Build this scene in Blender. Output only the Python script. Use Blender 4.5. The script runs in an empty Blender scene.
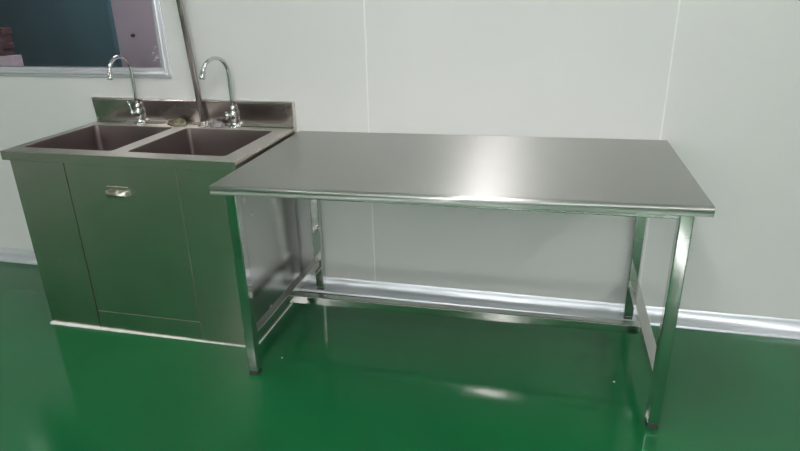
import bpy, bmesh, math, random
from mathutils import Vector, Matrix
random.seed(7)
S = bpy.context.scene
COL = S.collection

# ------------------------------------------------------------------ materials
def mat(name, base=(.8, .8, .8), rough=.5, metal=0., **k):
    m = bpy.data.materials.new(name); m.use_nodes = True
    nt = m.node_tree; b = nt.nodes['Principled BSDF']
    b.inputs['Base Color'].default_value = (*base, 1)
    b.inputs['Roughness'].default_value = rough
    b.inputs['Metallic'].default_value = metal
    for key, v in k.items():
        b.inputs[key].default_value = v
    return m, nt, b

def noise(nt, scale, detail=3, stretch=(1, 1, 1), coord='Object'):
    tc = nt.nodes.new('ShaderNodeTexCoord'); mp = nt.nodes.new('ShaderNodeMapping')
    mp.inputs['Scale'].default_value = stretch
    n = nt.nodes.new('ShaderNodeTexNoise'); n.inputs['Scale'].default_value = scale
    n.inputs['Detail'].default_value = detail
    nt.links.new(tc.outputs[coord], mp.inputs[0]); nt.links.new(mp.outputs[0], n.inputs['Vector'])
    return n

def ramp_to(nt, src, dst, a, b):
    r = nt.nodes.new('ShaderNodeMapRange')
    r.inputs['From Min'].default_value = .3; r.inputs['From Max'].default_value = .7
    r.inputs['To Min'].default_value = a; r.inputs['To Max'].default_value = b
    nt.links.new(src, r.inputs['Value']); nt.links.new(r.outputs[0], dst)

def mixcol(nt, fac, dst, c1, c2):
    r = nt.nodes.new('ShaderNodeValToRGB')
    r.color_ramp.elements[0].position = .35; r.color_ramp.elements[1].position = .65
    r.color_ramp.elements[0].color = (*c1, 1); r.color_ramp.elements[1].color = (*c2, 1)
    nt.links.new(fac, r.inputs[0]); nt.links.new(r.outputs[0], dst)

def bump(nt, b, src, strength, dist=.001):
    n = nt.nodes.new('ShaderNodeBump'); n.inputs['Strength'].default_value = strength
    n.inputs['Distance'].default_value = dist
    nt.links.new(src, n.inputs['Height']); nt.links.new(n.outputs[0], b.inputs['Normal'])

def steel(name, base, rough, dr=.04, aniso=0., tangent=None, stretch=(1, 1, 1), bstr=0., scale=6):
    m, nt, b = mat(name, base, rough, 1.)
    n = noise(nt, scale, 4, stretch)
    ramp_to(nt, n.outputs['Fac'], b.inputs['Roughness'], rough - dr, rough + dr)
    if aniso:
        b.inputs['Anisotropic'].default_value = aniso
        c = nt.nodes.new('ShaderNodeCombineXYZ')
        for i in range(3): c.inputs[i].default_value = tangent[i]
        nt.links.new(c.outputs[0], b.inputs['Tangent'])
    if bstr:
        n2 = noise(nt, 3.2, 2, (1, 1, 1))
        bump(nt, b, n2.outputs['Fac'], bstr, .004)
    return m

M = {}
M['top'] = steel('brushed_tabletop_steel', (.55, .545, .525), .335, .01, 1.0, (0, 1, .03), (40, 2, 2))
M['tube'] = steel('polished_tube_steel', (.62, .63, .61), .055, .02)
M['tube_dull'] = steel('stretcher_steel', (.60, .60, .57), .13, .02)
M['front'] = steel('cabinet_sheet_steel', (.66, .60, .55), .25, .02)
M['side'] = steel('cabinet_side_steel', (.62, .62, .60), .24, .04, bstr=.15)
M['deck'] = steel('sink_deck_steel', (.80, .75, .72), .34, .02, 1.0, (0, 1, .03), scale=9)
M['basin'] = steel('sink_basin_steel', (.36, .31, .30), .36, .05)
M['splash'] = steel('backsplash_steel', (.54, .49, .46), .25, .04, bstr=.03)
M['chrome'] = mat('chrome', (.62, .63, .63), .07, 1.)[0]
M['pipe'] = steel('steel_pipe', (.46, .44, .42), .22, .04)
M['handle'] = mat('satin_handle_steel', (.60, .57, .50), .28, 1.)[0]
M['dark'] = mat('dark_gap', (.015, .016, .015), .7)[0]
M['sealant'] = mat('white_sealant', (.82, .84, .80), .45)[0]
M['wallseal'] = mat('joint_sealant', (.80, .82, .80), .5)[0]
M['rubber'] = mat('grey_foot_plug', (.035, .045, .035), .5)[0]
M['alu'] = mat('painted_window_profile', (.74, .74, .78), .24, .55)[0]
M['cove'] = mat('anodised_cove', (.74, .76, .80), .30, .55)[0]
M['paint'] = mat('white_paint_fleck', (.8, .78, .8), .6)[0]
M['black'] = mat('black_plastic', (.01, .01, .012), .4)[0]
M['lightframe'] = mat('white_light_housing', (.8, .8, .8), .4)[0]

# wall panels: powder coated sandwich panel, faint unevenness
m, nt, b = mat('wall_panel', (.64, .675, .64), .42, 0.)
n = noise(nt, 1.3, 2)
mixcol(nt, n.outputs['Fac'], b.inputs['Base Color'], (.635, .65, .625), (.665, .675, .655))
n2 = noise(nt, 2.0, 2); bump(nt, b, n2.outputs['Fac'], .08, .01)
M['wall'] = m
m, nt, b = mat('ceiling_panel', (.66, .67, .66), .5); M['ceil'] = m
m, nt, b = mat('rear_wall_panel', (.66, .66, .65), .5); M['wall_rear'] = m

# green self-levelling epoxy
m, nt, b = mat('green_epoxy_floor', (.01, .12, .035), .16)
n = noise(nt, 1.1, 3); mixcol(nt, n.outputs['Fac'], b.inputs['Base Color'], (.006, .115, .034), (.010, .140, .043))
n2 = noise(nt, 2.3, 2); ramp_to(nt, n2.outputs['Fac'], b.inputs['Roughness'], .11, .15)
n3 = noise(nt, 5, 2); bump(nt, b, n3.outputs['Fac'], .02, .004)
M['floor'] = m

m, nt, b = mat('glass', (1, 1, 1), .02)
nt.nodes.remove(b)
tr = nt.nodes.new('ShaderNodeBsdfTransparent'); tr.inputs[0].default_value = (.93, .95, .95, 1)
gl = nt.nodes.new('ShaderNodeBsdfGlossy'); gl.inputs['Roughness'].default_value = .02
fr = nt.nodes.new('ShaderNodeFresnel'); fr.inputs[0].default_value = 1.45
mx = nt.nodes.new('ShaderNodeMixShader')
ge = nt.nodes.new('ShaderNodeNewGeometry'); mu = nt.nodes.new('ShaderNodeMath'); mu.operation = 'SUBTRACT'; mu.use_clamp = True
nt.links.new(fr.outputs[0], mu.inputs[0]); nt.links.new(ge.outputs['Backfacing'], mu.inputs[1])
nt.links.new(mu.outputs[0], mx.inputs[0]); nt.links.new(tr.outputs[0], mx.inputs[1]); nt.links.new(gl.outputs[0], mx.inputs[2])
nt.links.new(mx.outputs[0], nt.nodes['Material Output'].inputs[0])
M['glass'] = m
m, nt, b = mat('fill_window_glow', (.8, .8, .8), .5)
b.inputs['Emission Color'].default_value = (.97, .98, 1, 1); b.inputs['Emission Strength'].default_value = 6  # glow of the fill windows added behind the camera
M['fill_glow'] = m
m, nt, b = mat('teal_sheet', (.035, .085, .105), .45)
n = noise(nt, 2.2, 2, (1, 1, .25)); mixcol(nt, n.outputs['Fac'], b.inputs['Base Color'], (.065, .135, .185), (.075, .175, .205))
b.inputs['Roughness'].default_value = .8; M['teal'] = m
m, nt, b = mat('mauve_wall', (.30, .22, .27), .6)
n = noise(nt, 1.8, 2); mixcol(nt, n.outputs['Fac'], b.inputs['Base Color'], (.50, .40, .48), (.57, .47, .54))
M['mauve'] = m
m, nt, b = mat('dark_red_carton', (.06, .035, .045), .9)
n = noise(nt, 4, 3, (1, 1, 12)); mixcol(nt, n.outputs['Fac'], b.inputs['Base Color'], (.085, .022, .035), (.045, .032, .038))
M['carton'] = m
m, nt, b = mat('pale_pink_board', (.42, .34, .38), .6)
n = noise(nt, 5, 3, (1, 1, 8)); mixcol(nt, n.outputs['Fac'], b.inputs['Base Color'], (.45, .36, .42), (.52, .43, .48))
M['board'] = m
m, nt, b = mat('olive_cloth', (.16, .15, .09), .9)
n = noise(nt, 40, 4); mixcol(nt, n.outputs['Fac'], b.inputs['Base Color'], (.09, .075, .05), (.24, .22, .15))
bump(nt, b, n.outputs['Fac'], .5, .004)
M['cloth'] = m
m, nt, b = mat('steel_wool', (.36, .33, .33), .5, .6)
n = noise(nt, 120, 4); mixcol(nt, n.outputs['Fac'], b.inputs['Base Color'], (.16, .15, .15), (.5, .47, .48))
bump(nt, b, n.outputs['Fac'], .8, .003)
M['wool'] = m
m, nt, b = mat('lamp_tube', (1, 1, 1), .5)
b.inputs['Emission Color'].default_value = (1, .955, .975, 1); b.inputs['Emission Strength'].default_value = 36
M['tube_lit'] = m

# ------------------------------------------------------------------ mesh helpers
def box(bm, x0, x1, y0, y1, z0, z1, bev=0., seg=2, zf=None):
    t = bmesh.new(); bmesh.ops.create_cube(t, size=1)
    for v in t.verts:
        v.co = Vector((x0 + (v.co.x + .5) * (x1 - x0), y0 + (v.co.y + .5) * (y1 - y0), z0 + (v.co.z + .5) * (z1 - z0)))
    if bev: bmesh.ops.bevel(t, geom=t.edges[:], offset=bev, segments=seg, affect='EDGES', profile=.5)
    if zf:
        for v in t.verts: v.co.z = zf(v.co)
    me = bpy.data.meshes.new('t'); t.to_mesh(me); t.free(); bm.from_mesh(me); bpy.data.meshes.remove(me)
    return bm

def tube(bm, pts, rad, seg=20, caps=True):
    """round bar through pts; rad a number or one per point"""
    pts = [Vector(p) for p in pts]; n = len(pts)
    if not isinstance(rad, (list, tuple)): rad = [rad] * n
    rings = []; ref = None
    for i, p in enumerate(pts):
        d = (pts[min(i + 1, n - 1)] - pts[max(i - 1, 0)]).normalized()
        if ref is None:
            ref = Vector((1, 0, 0)) if abs(d.x) < .8 else Vector((0, 1, 0))
        u = (ref - d * ref.dot(d)).normalized(); ref = u; w = d.cross(u)
        rings.append([bm.verts.new(p + (u * math.cos(a) + w * math.sin(a)) * rad[i])
                      for a in (2 * math.pi * k / seg for k in range(seg))])
    for a, b_ in zip(rings, rings[1:]):
        for k in range(seg):
            f = bm.faces.new((a[k], a[(k + 1) % seg], b_[(k + 1) % seg], b_[k])); f.smooth = True
    if caps:
        bm.faces.new(rings[0][::-1]); bm.faces.new(rings[-1])
    return bm

def lathe(bm, c, prof, seg=24, axis='z', rot=None):
    """profile (r, h) swept round an axis at c"""
    pts = []
    R = rot or Matrix.Identity(3); c = Vector(c); rings = []
    for r, h in prof:
        r = max(r, .0002)
        rings.append([bm.verts.new(c + R @ Vector((r * math.cos(a), r * math.sin(a), h))) for a in (2 * math.pi * k / seg for k in range(seg))])
    for a, b_ in zip(rings, rings[1:]):
        for k in range(seg):
            f = bm.faces.new((a[k], a[(k + 1) % seg], b_[(k + 1) % seg], b_[k])); f.smooth = True
    bm.faces.new(rings[0][::-1]); bm.faces.new(rings[-1])
    return bm

def extrude_x(bm, prof, x0, x1, smooth=False):
    a = [bm.verts.new((x0, y, z)) for y, z in prof]; b_ = [bm.verts.new((x1, y, z)) for y, z in prof]
    n = len(prof)
    for k in range(n):
        f = bm.faces.new((a[k], a[(k + 1) % n], b_[(k + 1) % n], b_[k])); f.smooth = smooth
    bm.faces.new(a[::-1]); bm.faces.new(b_)
    return bm

def obj(name, bm, m, parent=None, kind=None):
    bmesh.ops.recalc_face_normals(bm, faces=bm.faces[:])
    me = bpy.data.meshes.new(name); bm.to_mesh(me); bm.free()
    o = bpy.data.objects.new(name, me); COL.objects.link(o)
    me.materials.append(m if not isinstance(m, str) else M[m])
    if parent:
        o.parent = parent
        w = Vector((0, 0, 0)); q = parent
        while q: w += q.location; q = q.parent
        for v in me.vertices: v.co -= w
    if kind: o['kind'] = kind
    return o

def thing(name, label, cat, loc, group=None):
    o = bpy.data.objects.new(name, None); COL.objects.link(o); o.location = loc; o.empty_display_size = .1
    o['label'] = label; o['category'] = cat
    if group: o['group'] = group
    return o

def tag(o, label, cat, group=None):
    o['label'] = label; o['category'] = cat
    if group: o['group'] = group
    return o

def settle(o):
    """move the origin of a one-mesh thing to its base"""
    vs = [v.co.copy() for v in o.data.vertices]
    c = Vector(((min(v.x for v in vs) + max(v.x for v in vs)) / 2, (min(v.y for v in vs) + max(v.y for v in vs)) / 2, min(v.z for v in vs)))
    for v in o.data.vertices: v.co -= c
    o.location = c; return o

B = bmesh.new
# ------------------------------------------------------------------ the room
X0, X1, Y0, ZC = -6.6, 5.2, -10.2, 2.75
W0, W1, WZ0, WZ1 = -2.15, -.71, 1.05, 2.05     # hole for the window
bm = B(); box(bm, X0 - 2, X1, Y0, 3.0, -.05, 0); obj('floor', bm, 'floor', kind='structure')
bm = B(); box(bm, X0 - 2, X1, Y0, 3.0, ZC, ZC + .05); obj('ceiling', bm, 'ceil', kind='structure')
bm = B()
box(bm, X0, W0, 0, .05, 0, ZC); box(bm, W1, X1, 0, .05, 0, ZC)
box(bm, W0, W1, 0, .05, 0, WZ0); box(bm, W0, W1, 0, .05, WZ1, ZC)
obj('wall_back', bm, 'wall', kind='structure')
bm = B(); box(bm, X0 - .05, X0, Y0, 0, 0, ZC); obj('wall_left', bm, 'wall_rear', kind='structure')
bm = B(); box(bm, X1, X1 + .05, Y0, 3.0, 0, ZC); obj('wall_right', bm, 'wall', kind='structure')
bm = B(); box(bm, X0, X1, Y0 - .05, Y0, 0, ZC); obj('wall_front', bm, 'wall_rear', kind='structure')
# next room
bm = B(); box(bm, X0 - 2, X1, 1.55, 1.6, 0, ZC); obj('wall_far', bm, 'mauve', kind='structure')
bm = B(); box(bm, X0 - 2.05, X0 - 2, .05, 1.6, 0, ZC); obj('wall_far_left', bm, 'mauve', kind='structure')

# sealed joints between wall panels
for i, x in enumerate((.251, 1.460, 2.66)):
    bm = B(); box(bm, x - .0035, x + .0035, -.0022, .001, .05, ZC, .001, 1)
    obj('trim_%d' % (i + 1), bm, 'wallseal', kind='structure')

# concave cove profile along the wall foot
prof = [(0, 0), (0, .062), (-.003, .063), (-.0045, .060)]
R = .046
for k in range(13):
    a = math.pi / 2 * k / 12
    # concave quarter arc whose centre lies out in the room
    prof.append((-.052 + R * math.cos(a) , .056 - R * math.sin(a) * 1.0))
prof += [(-.056, .009), (-.058, .004), (-.058, 0)]
bm = B(); extrude_x(bm, prof, X0, X1)
for f in bm.faces:
    if len(f.verts) == 4: f.smooth = True
o = obj('baseboard_back', bm, 'cove', kind='structure')
ms = o.modifiers.new('es', 'EDGE_SPLIT'); ms.split_angle = math.radians(30)

# window_1: painted profile frame and pane
bm = B()
FR = .040
def ring(x0, x1, z0, z1, w, y0, y1, bev):
    box(bm, x0, x1, y0, y1, z0, z0 + w, bev); box(bm, x0, x1, y0, y1, z1 - w, z1, bev)
    box(bm, x0, x0 + w, y0, y1, z0 + w, z1 - w, bev); box(bm, x1 - w, x1, y0, y1, z0 + w, z1 - w, bev)
wx1 = -.693
ring(-2.17, wx1, 1.022, 2.07, .030, -.008, .05, .003)
ring(-2.17 + .014, wx1 - .014, 1.022 + .014, 2.07 - .014, .014, -.020, .045, .005)
ring(-2.17 + .028, wx1 - .028, 1.022 + .030, 2.07 - .030, .015, -.010, .045, .004)
win = obj('window_1', bm, 'alu', kind='structure')
bm = B(); box(bm, -2.13, wx1 - .036, .020, .026, 1.06, 2.03)
obj('pane', bm, 'glass', win)
bm = B()
for k in range(13):
    cx = -.765 + random.uniform(-.03, .012); cz = 1.092 + random.uniform(0, .075) ; s = random.uniform(.0012, .004)
    box(bm, cx - s, cx + s, .0185, .0195, cz - s * random.uniform(1, 2), cz + s)
obj('paint_flecks', bm, 'paint', win)
# two unseen glowing windows added behind the camera to fill under the table
for i, (xa, xb) in enumerate(((-2.4, .7), (1.3, 4.4))):
    za, zb = .95, 2.35; y = Y0
    bm = B(); box(bm, xa, xb, y, y + .05, za, za + .05, .004); box(bm, xa, xb, y, y + .05, zb - .05, zb, .004)
    for x in (xa, (xa + xb) / 2 - .025, xb - .05): box(bm, x, x + .05, y, y + .05, za + .05, zb - .05, .004)
    wn = obj('window_%d' % (i + 2), bm, 'alu', kind='structure')
    bm = B(); box(bm, xa + .04, xb - .04, y + .01, y + .02, za + .04, zb - .04)
    obj('pane', bm, 'fill_glow', wn)
# room behind the window
bm = B(); box(bm, -4.4, -3.29, 1.50, 1.549, .0, 2.2, .004); box(bm, -3.285, -2.140, 1.50, 1.549, .0, 2.2, .004)
obj('door_1', bm, 'teal', kind='structure')
t = thing('side_table', 'steel side table behind the window carrying a pale board', 'table', (-2.1, .3, 0))
bm = B(); box(bm, -2.75, -1.60, .12, .44, .955, .985, .003); obj('table_top', bm, 'top', t)
for x in (-2.70, -1.68):
    for y in (.15, .38):
        bm = B(); box(bm, x, x + .035, y, y + .035, 0, .955, .003); obj('leg', bm, 'tube_dull', t)
bm = B(); box(bm, -2.5, -1.872, .29, .37, .985, 1.086, .003)
tag(settle(obj('foam_board', bm, 'board')), 'pale pinkish block under the dark cartons behind the window', 'board')
z = 1.086
for k, (h, dx) in enumerate(((.038, -.012), (.034, .0), (.040, -.004), (.035, .006))):
    bm = B(); box(bm, -2.45, -1.898 + dx, .295, .365, z, z + h - .001, .003)
    z += h
    tag(settle(obj('carton', bm, 'carton')), ['flat dark red carton resting directly on the pale block behind the window',
        'dark grey red carton second from the bottom of the stack behind the window',
        'dark brown carton third from the bottom of the stack behind the window',
        'topmost dark red carton of the stack behind the window'][k], 'carton', 'dark cartons stacked behind the window')
bm = B(); lathe(bm, (-2.0, 1.55, 1.10), [(.012, 0), (.014, .006), (.011, .02), (.006, .03)], 16, rot=Matrix.Rotation(math.radians(90), 3, 'X'))
tag(settle(obj('wall_knob', bm, 'black')), 'small round black knob on the mauve wall beyond the window', 'knob')

# ------------------------------------------------------------------ ceiling lights: twin tube battens running away from the wall
def lamp(x, y, label, L=1.2, gap=.042):
    t = thing('ceiling_light', label, 'light', (x, y, ZC), 'twin tube ceiling lights')
    bm = B(); box(bm, x - .15, x + .15, y - L / 2 - .03, y + L / 2 + .03, ZC - .03, ZC - .001, .004); obj('housing', bm, 'lightframe', t)
    for s in (-1, 1):
        bm = B(); box(bm, x + s * gap - .030, x + s * gap + .030, y - L / 2, y + L / 2, ZC - .062, ZC - .036, .008, 2)
        obj('lamp_tube', bm, 'tube_lit', t)
        for e in (-1, 1):
            bm = B(); box(bm, x + s * gap - .015, x + s * gap + .015, y + e * (L / 2 + .012) - .012, y + e * (L / 2 + .012) + .012, ZC - .075, ZC - .028, .003)
            obj('socket', bm, 'lightframe', t)
    return t
for x, cn in ((-2.1, 'left'), (.62, 'middle'), (3.3, 'right')):
    for y, rn in ((-1.35, 'nearest the sink wall'), (-3.5, 'in the second row from the sink wall'), (-5.3, 'in the third row from the sink wall'), (-7.1, 'in the fourth row from the sink wall'), (-8.9, 'farthest from the sink wall')):
        if cn == 'left' and y == -3.5: continue
        lamp(x, y, 'twin tube ceiling light, %s column, %s' % (cn, rn), 1.6 if y < -2 else 1.15 if cn == 'middle' else .6)
lamp(-1.0, .85, 'added unseen twin tube fill light in the room behind the window', 1.0)  # lamp added out of view to brighten the next room

# ------------------------------------------------------------------ double sink unit
SX0, SX1, SY, SZ = -1.141, -.093, -.590, .8105
CX0, CX1, CY = -1.118, -.110, -.578
BY0, BY1 = -.520, -.080
BAS = ((-1.100, -.672), (-.605, -.170))
sink = thing('double_sink_unit', 'stainless steel double bowl sink on a closed steel cabinet, left of the table', 'sink', (-.61, -.3, 0))

def rrect(x0, x1, y0, y1, r, n=6):
    out = []
    for cx, cy, a0 in ((x1 - r, y1 - r, 0), (x0 + r, y1 - r, 90), (x0 + r, y0 + r, 180), (x1 - r, y0 + r, 270)):
        for k in range(n + 1):
            a = math.radians(a0 + 90 * k / n); out.append((cx + r * math.cos(a), cy + r * math.sin(a)))
    return out

bm = B()
def sheet(z):
    es = []
    for loop in [[(SX0, SY), (SX1, SY), (SX1, -.002), (SX0, -.002)]] + [rrect(a, b_, BY0, BY1, .022) for a, b_ in BAS]:
        vs = [bm.verts.new((x, y, z)) for x, y in loop]
        for k in range(len(vs)): es.append(bm.edges.new((vs[k], vs[(k + 1) % len(vs)])))
    bmesh.ops.triangle_fill(bm, edges=es, use_beauty=True, use_dissolve=False)
sheet(SZ); sheet(SZ - .003)
obj('sink_deck', bm, 'deck', sink)
bm = B()
box(bm, SX0 - .001, SX1 + .001, SY - .001, SY + .004, SZ - .038, SZ - .0002, .0012)
box(bm, SX0 - .001, SX0 + .004, SY + .003, -.002, SZ - .038, SZ - .0002, .0012)
box(bm, SX1 - .004, SX1 + .001, SY + .003, -.002, SZ - .038, SZ - .0002, .0012)
obj('folded_apron', bm, 'front', sink)

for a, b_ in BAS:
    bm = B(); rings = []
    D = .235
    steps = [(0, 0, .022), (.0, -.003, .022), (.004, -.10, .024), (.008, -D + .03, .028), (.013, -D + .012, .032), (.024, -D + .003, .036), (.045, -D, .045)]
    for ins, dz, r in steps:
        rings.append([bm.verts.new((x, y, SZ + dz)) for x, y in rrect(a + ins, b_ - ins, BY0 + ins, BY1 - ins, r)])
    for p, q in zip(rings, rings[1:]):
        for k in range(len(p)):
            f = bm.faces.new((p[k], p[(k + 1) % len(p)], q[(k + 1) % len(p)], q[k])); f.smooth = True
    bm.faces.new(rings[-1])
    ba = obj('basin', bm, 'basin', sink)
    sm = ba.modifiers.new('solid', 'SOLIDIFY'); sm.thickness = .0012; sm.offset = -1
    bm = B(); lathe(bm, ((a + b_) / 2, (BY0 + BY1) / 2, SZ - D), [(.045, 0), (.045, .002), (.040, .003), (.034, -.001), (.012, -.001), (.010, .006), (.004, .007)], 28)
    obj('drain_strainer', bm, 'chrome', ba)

# backsplash: folded sheet with a capped top and closed ends
bm = B()
extrude_x(bm, [(-.001, SZ - .001), (-.001, SZ + .116), (-.020, SZ + .116), (-.022, SZ + .113), (-.022, SZ + .108), (-.014, SZ + .012), (-.018, SZ + .003), (-.026, SZ + .0005)], SX0 + .004, SX1)
obj('backsplash', bm, 'splash', sink)
bm = B()
box(bm, SX0 + .004, SX1, -.023, -.001, SZ + .1165, SZ + .118, .0006, 1)
box(bm, SX1 - .003, SX1 + .001, -.028, -.001, SZ + .0006, SZ + .1165, .0008, 1)
obj('backsplash_cap', bm, 'deck', sink)

# carcass: back and sides, fixed front panels, access panel, toe panel
bm = B()
ztop = SZ - .004
box(bm, CX0, CX0 + .012, CY + .002, -.060, 0, ztop)
obj('cabinet_side', bm, 'side', sink)
bm = B(); box(bm, CX1 - .012, CX1, CY + .002, -.060, 0, ztop); obj('cabinet_side', bm, 'side', sink)
PL, PR = -.858, -.354
bm = B(); box(bm, CX0, PL - .0055, CY, CY + .015, 0, ztop, .0005); obj('front_panel', bm, 'front', sink)
bm = B(); box(bm, PR + .0012, CX1, CY, CY + .015, 0, ztop, .0005); obj('front_panel', bm, 'front', sink)
bm = B(); box(bm, PL + .0006, PR - .0006, CY - .0008, CY + .015, .0975, ztop, .0008); ap = obj('access_panel', bm, 'front', sink)
bm = B(); box(bm, PL + .0006, PR - .0006, CY, CY + .015, 0, .0955, .0015); obj('toe_panel', bm, 'front', sink)
bm = B(); box(bm, PL - .02, PR + .02, CY + .0155, CY + .02, .0, ztop); obj('gap_backing', bm, 'dark', sink)
# handle: cupped pull, dark pocket over a bright lip
hx, hz, hw = -.628, .662, .049
bm = B()
box(bm, hx - hw, hx + hw, CY - .0032, CY - .0008, hz - .018, hz + .020, .001)
obj('handle_plate', bm, 'front', ap)
bm = B()
extrude_x(bm, [(CY - .002, hz + .006), (CY - .010, hz + .0045), (CY - .020, hz - .000), (CY - .0245, hz - .008), (CY - .0225, hz - .018),
               (CY - .0205, hz - .0175), (CY - .0220, hz - .008), (CY - .018, hz - .0015), (CY - .009, hz + .002), (CY - .002, hz + .0035)], hx - hw + .008, hx + hw - .004, True)
box(bm, hx - hw + .006, hx - hw + .009, CY - .022, CY - .002, hz - .017, hz + .005, .001)
box(bm, hx + hw - .005, hx + hw - .002, CY - .022, CY - .002, hz - .017, hz + .005, .001)
obj('handle', bm, 'handle', ap)['label'] = 'bright satin pull handle'

# sealant beads along the cabinet foot
def bead(pts, r):
    bm = B(); n = len(pts)
    rr = [r(k / (n - 1)) * random.uniform(.85, 1.2) for k in range(n)]
    tube(bm, pts, rr, 8)
    for v in bm.verts: v.co.z = max(v.co.z, .0003)
    return obj('sealant_bead', bm, 'sealant', sink)
N = 60
bead([(CX0 - .004 + (CX1 - CX0 + .004) * k / N, CY - .003, .002) for k in range(N + 1)], lambda t: .0075 * (1 - t) ** 1.3 + .0026)['label'] = 'white sealant bead'
bead([(CX1 + .001, CY - .002 + (.5) * k / 30, .0015) for k in range(31)], lambda t: .0035)['label'] = 'white sealant bead'

# ------------------------------------------------------------------ faucets
def faucet(x, y, r, top, sweep, yaw, label, lever):
    t = thing('faucet', label, 'faucet', (x, y, SZ), 'gooseneck faucets on the sink deck')
    bm = B(); lathe(bm, (x, y, SZ), [(.027, 0), (.027, .004), (.022, .008), (.015, .012), (.013, .020), (.0125, .030), (.0165, .034), (.0175, .046),
                                      (.0175, .062), (.0155, .070), (.0125, .075), (.0135, .079), (.0135, .090), (.0100, .096), (.0085, .100), (.002, .101)])
    obj('faucet_body', bm, 'chrome', t)
    d = Vector((-math.sin(yaw), -math.cos(yaw), 0))
    zc = top - r; pts = [Vector((x, y, SZ + .092 + (zc - SZ - .092) * k / 4)) for k in range(5)]
    n = 22
    for k in range(1, n + 1):
        a = math.radians(sweep) * k / n
        pts.append(Vector((x, y, zc)) + d * (r - r * math.cos(a)) + Vector((0, 0, r * math.sin(a))))
    dr = (pts[-1] - pts[-2]).normalized()
    tip = pts[-1].copy(); pts.append(tip + dr * .012)
    bm = B(); tube(bm, pts, .0083, 18); g = obj('gooseneck', bm, 'chrome', t)
    bm = B(); tube(bm, [tip - dr * .004, tip - dr * .003, tip + dr * .016, tip + dr * .018, tip + dr * .030, tip + dr * .031], [.0085, .0112, .0112, .0122, .0122, .010], 18)
    obj('spout_tip', bm, 'chrome', g)
    # side valve stem and lever, to the left and slightly forward
    dv = Vector((-math.cos(.35), -math.sin(.35), 0))
    c = Vector((x, y, SZ + .053))
    bm = B(); tube(bm, [c + dv * .012, c + dv * .020, c + dv * .021, c + dv * .034, c + dv * .036], [.0095, .0095, .0125, .0125, .009], 16)
    h = obj('valve_stem', bm, 'chrome', t)
    e = c + dv * .030
    bm = B()
    if lever:
        tube(bm, [e + Vector((0, 0, -.004)), e + Vector((0, 0, .012)), e + dv * .005 + Vector((0, 0, .035)), e + dv * .010 + Vector((0, 0, .056))], [.006, .0055, .0045, .0060], 12)
    else:
        for a in range(4):
            q = Vector((dv.y, -dv.x, 0)) * math.cos(a * math.pi / 2 + .5) + Vector((0, 0, 1)) * math.sin(a * math.pi / 2 + .5)
            tube(bm, [e, e + q * .012, e + q * .021, e + q * .024], [.005, .0042, .0058, .003], 10)
    obj('handle', bm, 'chrome', h)
    return t
faucet(-.884, -.030, .068, 1.130, 176, math.radians(4), 'chrome gooseneck faucet at the left bowl of the sink, below the window', True)
faucet(-.386, -.030, .073, 1.126, 162, math.radians(18), 'chrome gooseneck faucet at the right bowl, right of the standing pipe', False)

# upright pipe rising from the deck to the ceiling, leaning a little
t = thing('standing_pipe', 'thin grey steel pipe rising from the sink deck between the two faucets', 'pipe', (-.542, -.034, SZ))
px, py = -.542, -.034
bm = B(); tube(bm, [(px, py, SZ + .004), (px - .036 * (ZC - SZ) / .56, py, ZC)], .0135, 20); obj('pipe', bm, 'pipe', t)
bm = B(); lathe(bm, (px, py, SZ), [(.027, 0), (.027, .004), (.022, .007), (.018, .010), (.018, .022), (.0145, .025)], 24); obj('flange', bm, 'pipe', t)

def blob(name, c, s, m, rough, yaw=0, seed=1):
    bm = B(); bmesh.ops.create_icosphere(bm, subdivisions=4, radius=1)
    from mathutils import noise as mn
    for v in bm.verts:
        d = 1 + rough * mn.noise(v.co * 1.7 + Vector((seed, 0, 0))) + rough * .5 * mn.noise(v.co * 4.3 + Vector((0, seed, 0)))
        p = Vector((v.co.x * s[0] * d, v.co.y * s[1] * d, max(v.co.z, -.62) * s[2] * d))
        v.co = Matrix.Rotation(yaw, 3, 'Z') @ p
    zmin = min(v.co.z for v in bm.verts)
    for v in bm.verts: v.co += Vector((c[0], c[1], c[2] - zmin))
    for f in bm.faces: f.smooth = True
    return settle(obj(name, bm, m))
tag(blob('cleaning_rag', (-.676, -.048, SZ + .0006), (.050, .021, .019), 'cloth', .4, .12, 3), 'crumpled olive brown rag on the sink deck left of the standing pipe', 'rag')
tag(blob('scouring_pad', (-.468, -.045, SZ), (.033, .020, .017), 'wool', .25, .0, 5), 'small grey steel wool pad on the sink deck right of the standing pipe', 'scouring pad')

# ------------------------------------------------------------------ work table
TX0, TX1, TD, TT = -.079, 1.488, .806, .032
def ztop_(x): return .7965 + .0140 * (x - TX0) / (TX1 - TX0)
table = thing('work_table', 'long rectangular stainless steel work table standing on the green floor', 'table', (.7, -.4, 0))
bm = B(); TY1 = -.003
# sheet folded down over a rounded front edge, small radius at the ends
rr_ = .013
prof = [(TY1, 0), (TY1, TT)] + [(-TD + rr_ - rr_ * math.sin(a), TT - rr_ + rr_ * math.cos(a)) for a in (math.pi / 2 * k / 8 for k in range(9))] + [(-TD, .003), (-TD + .003, 0)]
n = len(prof); ra = [(TX0, .003), (TX0 + .0008, .001), (TX0 + .003, 0), (TX1 - .003, 0), (TX1 - .0008, .001), (TX1, .003)]
rings = []
for x, ins in ra:
    rings.append([bm.verts.new((x, min(max(y, -TD + ins), TY1), min(z, TT - ins))) for y, z in prof])
for p, q in zip(rings, rings[1:]):
    for k in range(n):
        f = bm.faces.new((p[k], p[(k + 1) % n], q[(k + 1) % n], q[k])); f.smooth = k in range(2, 12)
bm.faces.new(rings[0][::-1]); bm.faces.new(rings[-1])
for v in bm.verts: v.co.z += ztop_(v.co.x) - TT - .008 * (v.co.y - TY1) / -TD * (1 - 1.4 * (v.co.x - TX0) / (TX1 - TX0))
obj('tabletop', bm, 'top', table)
LW = .040
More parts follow.
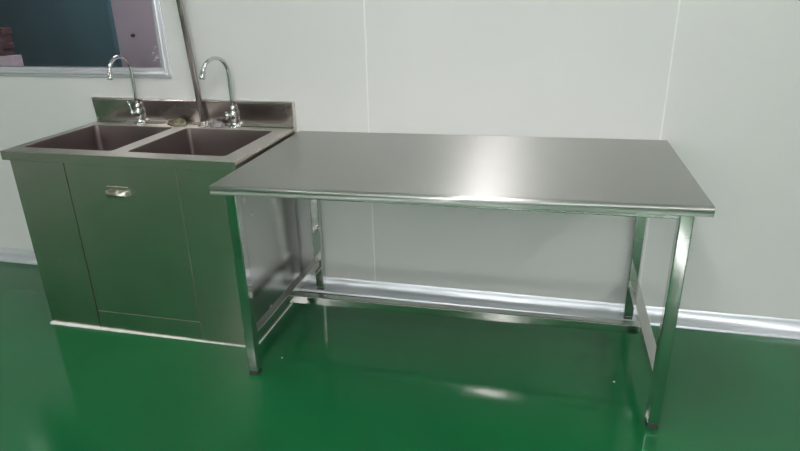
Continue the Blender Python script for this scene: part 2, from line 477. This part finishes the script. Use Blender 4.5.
legs = {'fl': (-.049, -TD + .044), 'fr': (1.410, -TD + .044), 'rl': (-.040, -.046), 'rr': (1.404, -.046)}
SQ = .032
for k, (x, y) in legs.items():
    zt = ztop_(x) - TT + (-.008 if k == 'fl' else .003)
    yy0, yy1 = (y, y + LW) if k[0] == 'f' else (y, -.006)
    bm = B(); box(bm, x, x + LW, yy0, yy1, .022, zt, .004, 3); lg = obj('leg', bm, 'tube', table)
    bm = B(); box(bm, x + .002, x + LW - .002, yy0 + .002, yy1 - .002, 0, .0235, .002)
    fo = obj('foot_plug', bm, 'rubber', lg); fo['label'] = 'dull grey plastic foot plug'
# side and long stretchers
bm = B(); box(bm, -.042, -.008, legs['fl'][1] + LW, legs['rl'][1], .143, .181, .003, 3); obj('side_stretcher', bm, 'tube_dull', table)
bm = B(); box(bm, 1.410, 1.446, legs['fr'][1] + LW, legs['rr'][1], .165, .203, .003, 3); obj('side_stretcher', bm, 'tube_dull', table)
bm = B(); ly = -.438
box(bm, -.008, 1.410, ly, ly + .036, 0, .038, .0035, 3)
for v in bm.verts: v.co.z += .150 + .018 * (v.co.x + .008) / 1.418
obj('long_stretcher', bm, 'tube_dull', table)
# rails under the top
for x0, x1, y0, y1 in ((-.009, 1.410, -TD + .05, -TD + .075), (-.002, 1.402, -.035, -.010)):
    bm = B(); box(bm, x0, x1, y0, y1, 0, .025, .002)
    for v in bm.verts: v.co.z += ztop_(v.co.x) - TT - .0245
    obj('top_rail', bm, 'tube_dull', table)

# crumbs on the floor
for x, y, s, l in ((1.328, -.515, .0035, 'tiny white chip on the green floor under the right end of the table'),
                   (.030, -.624, .003, 'tiny pale chip on the green floor near the left front leg of the table')):
    bm = B(); bmesh.ops.create_icosphere(bm, subdivisions=1, radius=s)
    for v in bm.verts: v.co = Vector((v.co.x * 1.3 + x, v.co.y + y, max(v.co.z, -s * .5) * .6 + s * .3))
    tag(settle(obj('paint_chip', bm, 'paint')), l, 'chip', 'tiny chips on the floor')

# ------------------------------------------------------------------ world, camera
w = bpy.data.worlds.new('world'); S.world = w; w.use_nodes = True
w.node_tree.nodes['Background'].inputs[0].default_value = (.6, .65, .7, 1)
w.node_tree.nodes['Background'].inputs[1].default_value = .3

cam = bpy.data.cameras.new('camera'); co = bpy.data.objects.new('camera', cam); COL.objects.link(co)
cam.sensor_fit = 'HORIZONTAL'; cam.sensor_width = 36; cam.lens = 605.7 / 800 * 36; cam.clip_start = .05
r2 = Vector((.97239495, .23250603, -.01972344)); u2 = Vector((-.06778642, .36235418, .92957219)); f = Vector((-.22327801, .90257432, -.36811212))
Mx = Matrix((r2, u2, -f)).transposed().to_4x4(); Mx.translation = Vector((1.01359, -2.54799, 1.40332))
co.matrix_world = Mx
S.camera = co
S.view_settings.view_transform = 'Standard'; S.view_settings.look = 'None'
S.view_settings.exposure = -.14; S.view_settings.gamma = 1; S.view_settings.use_curve_mapping = False
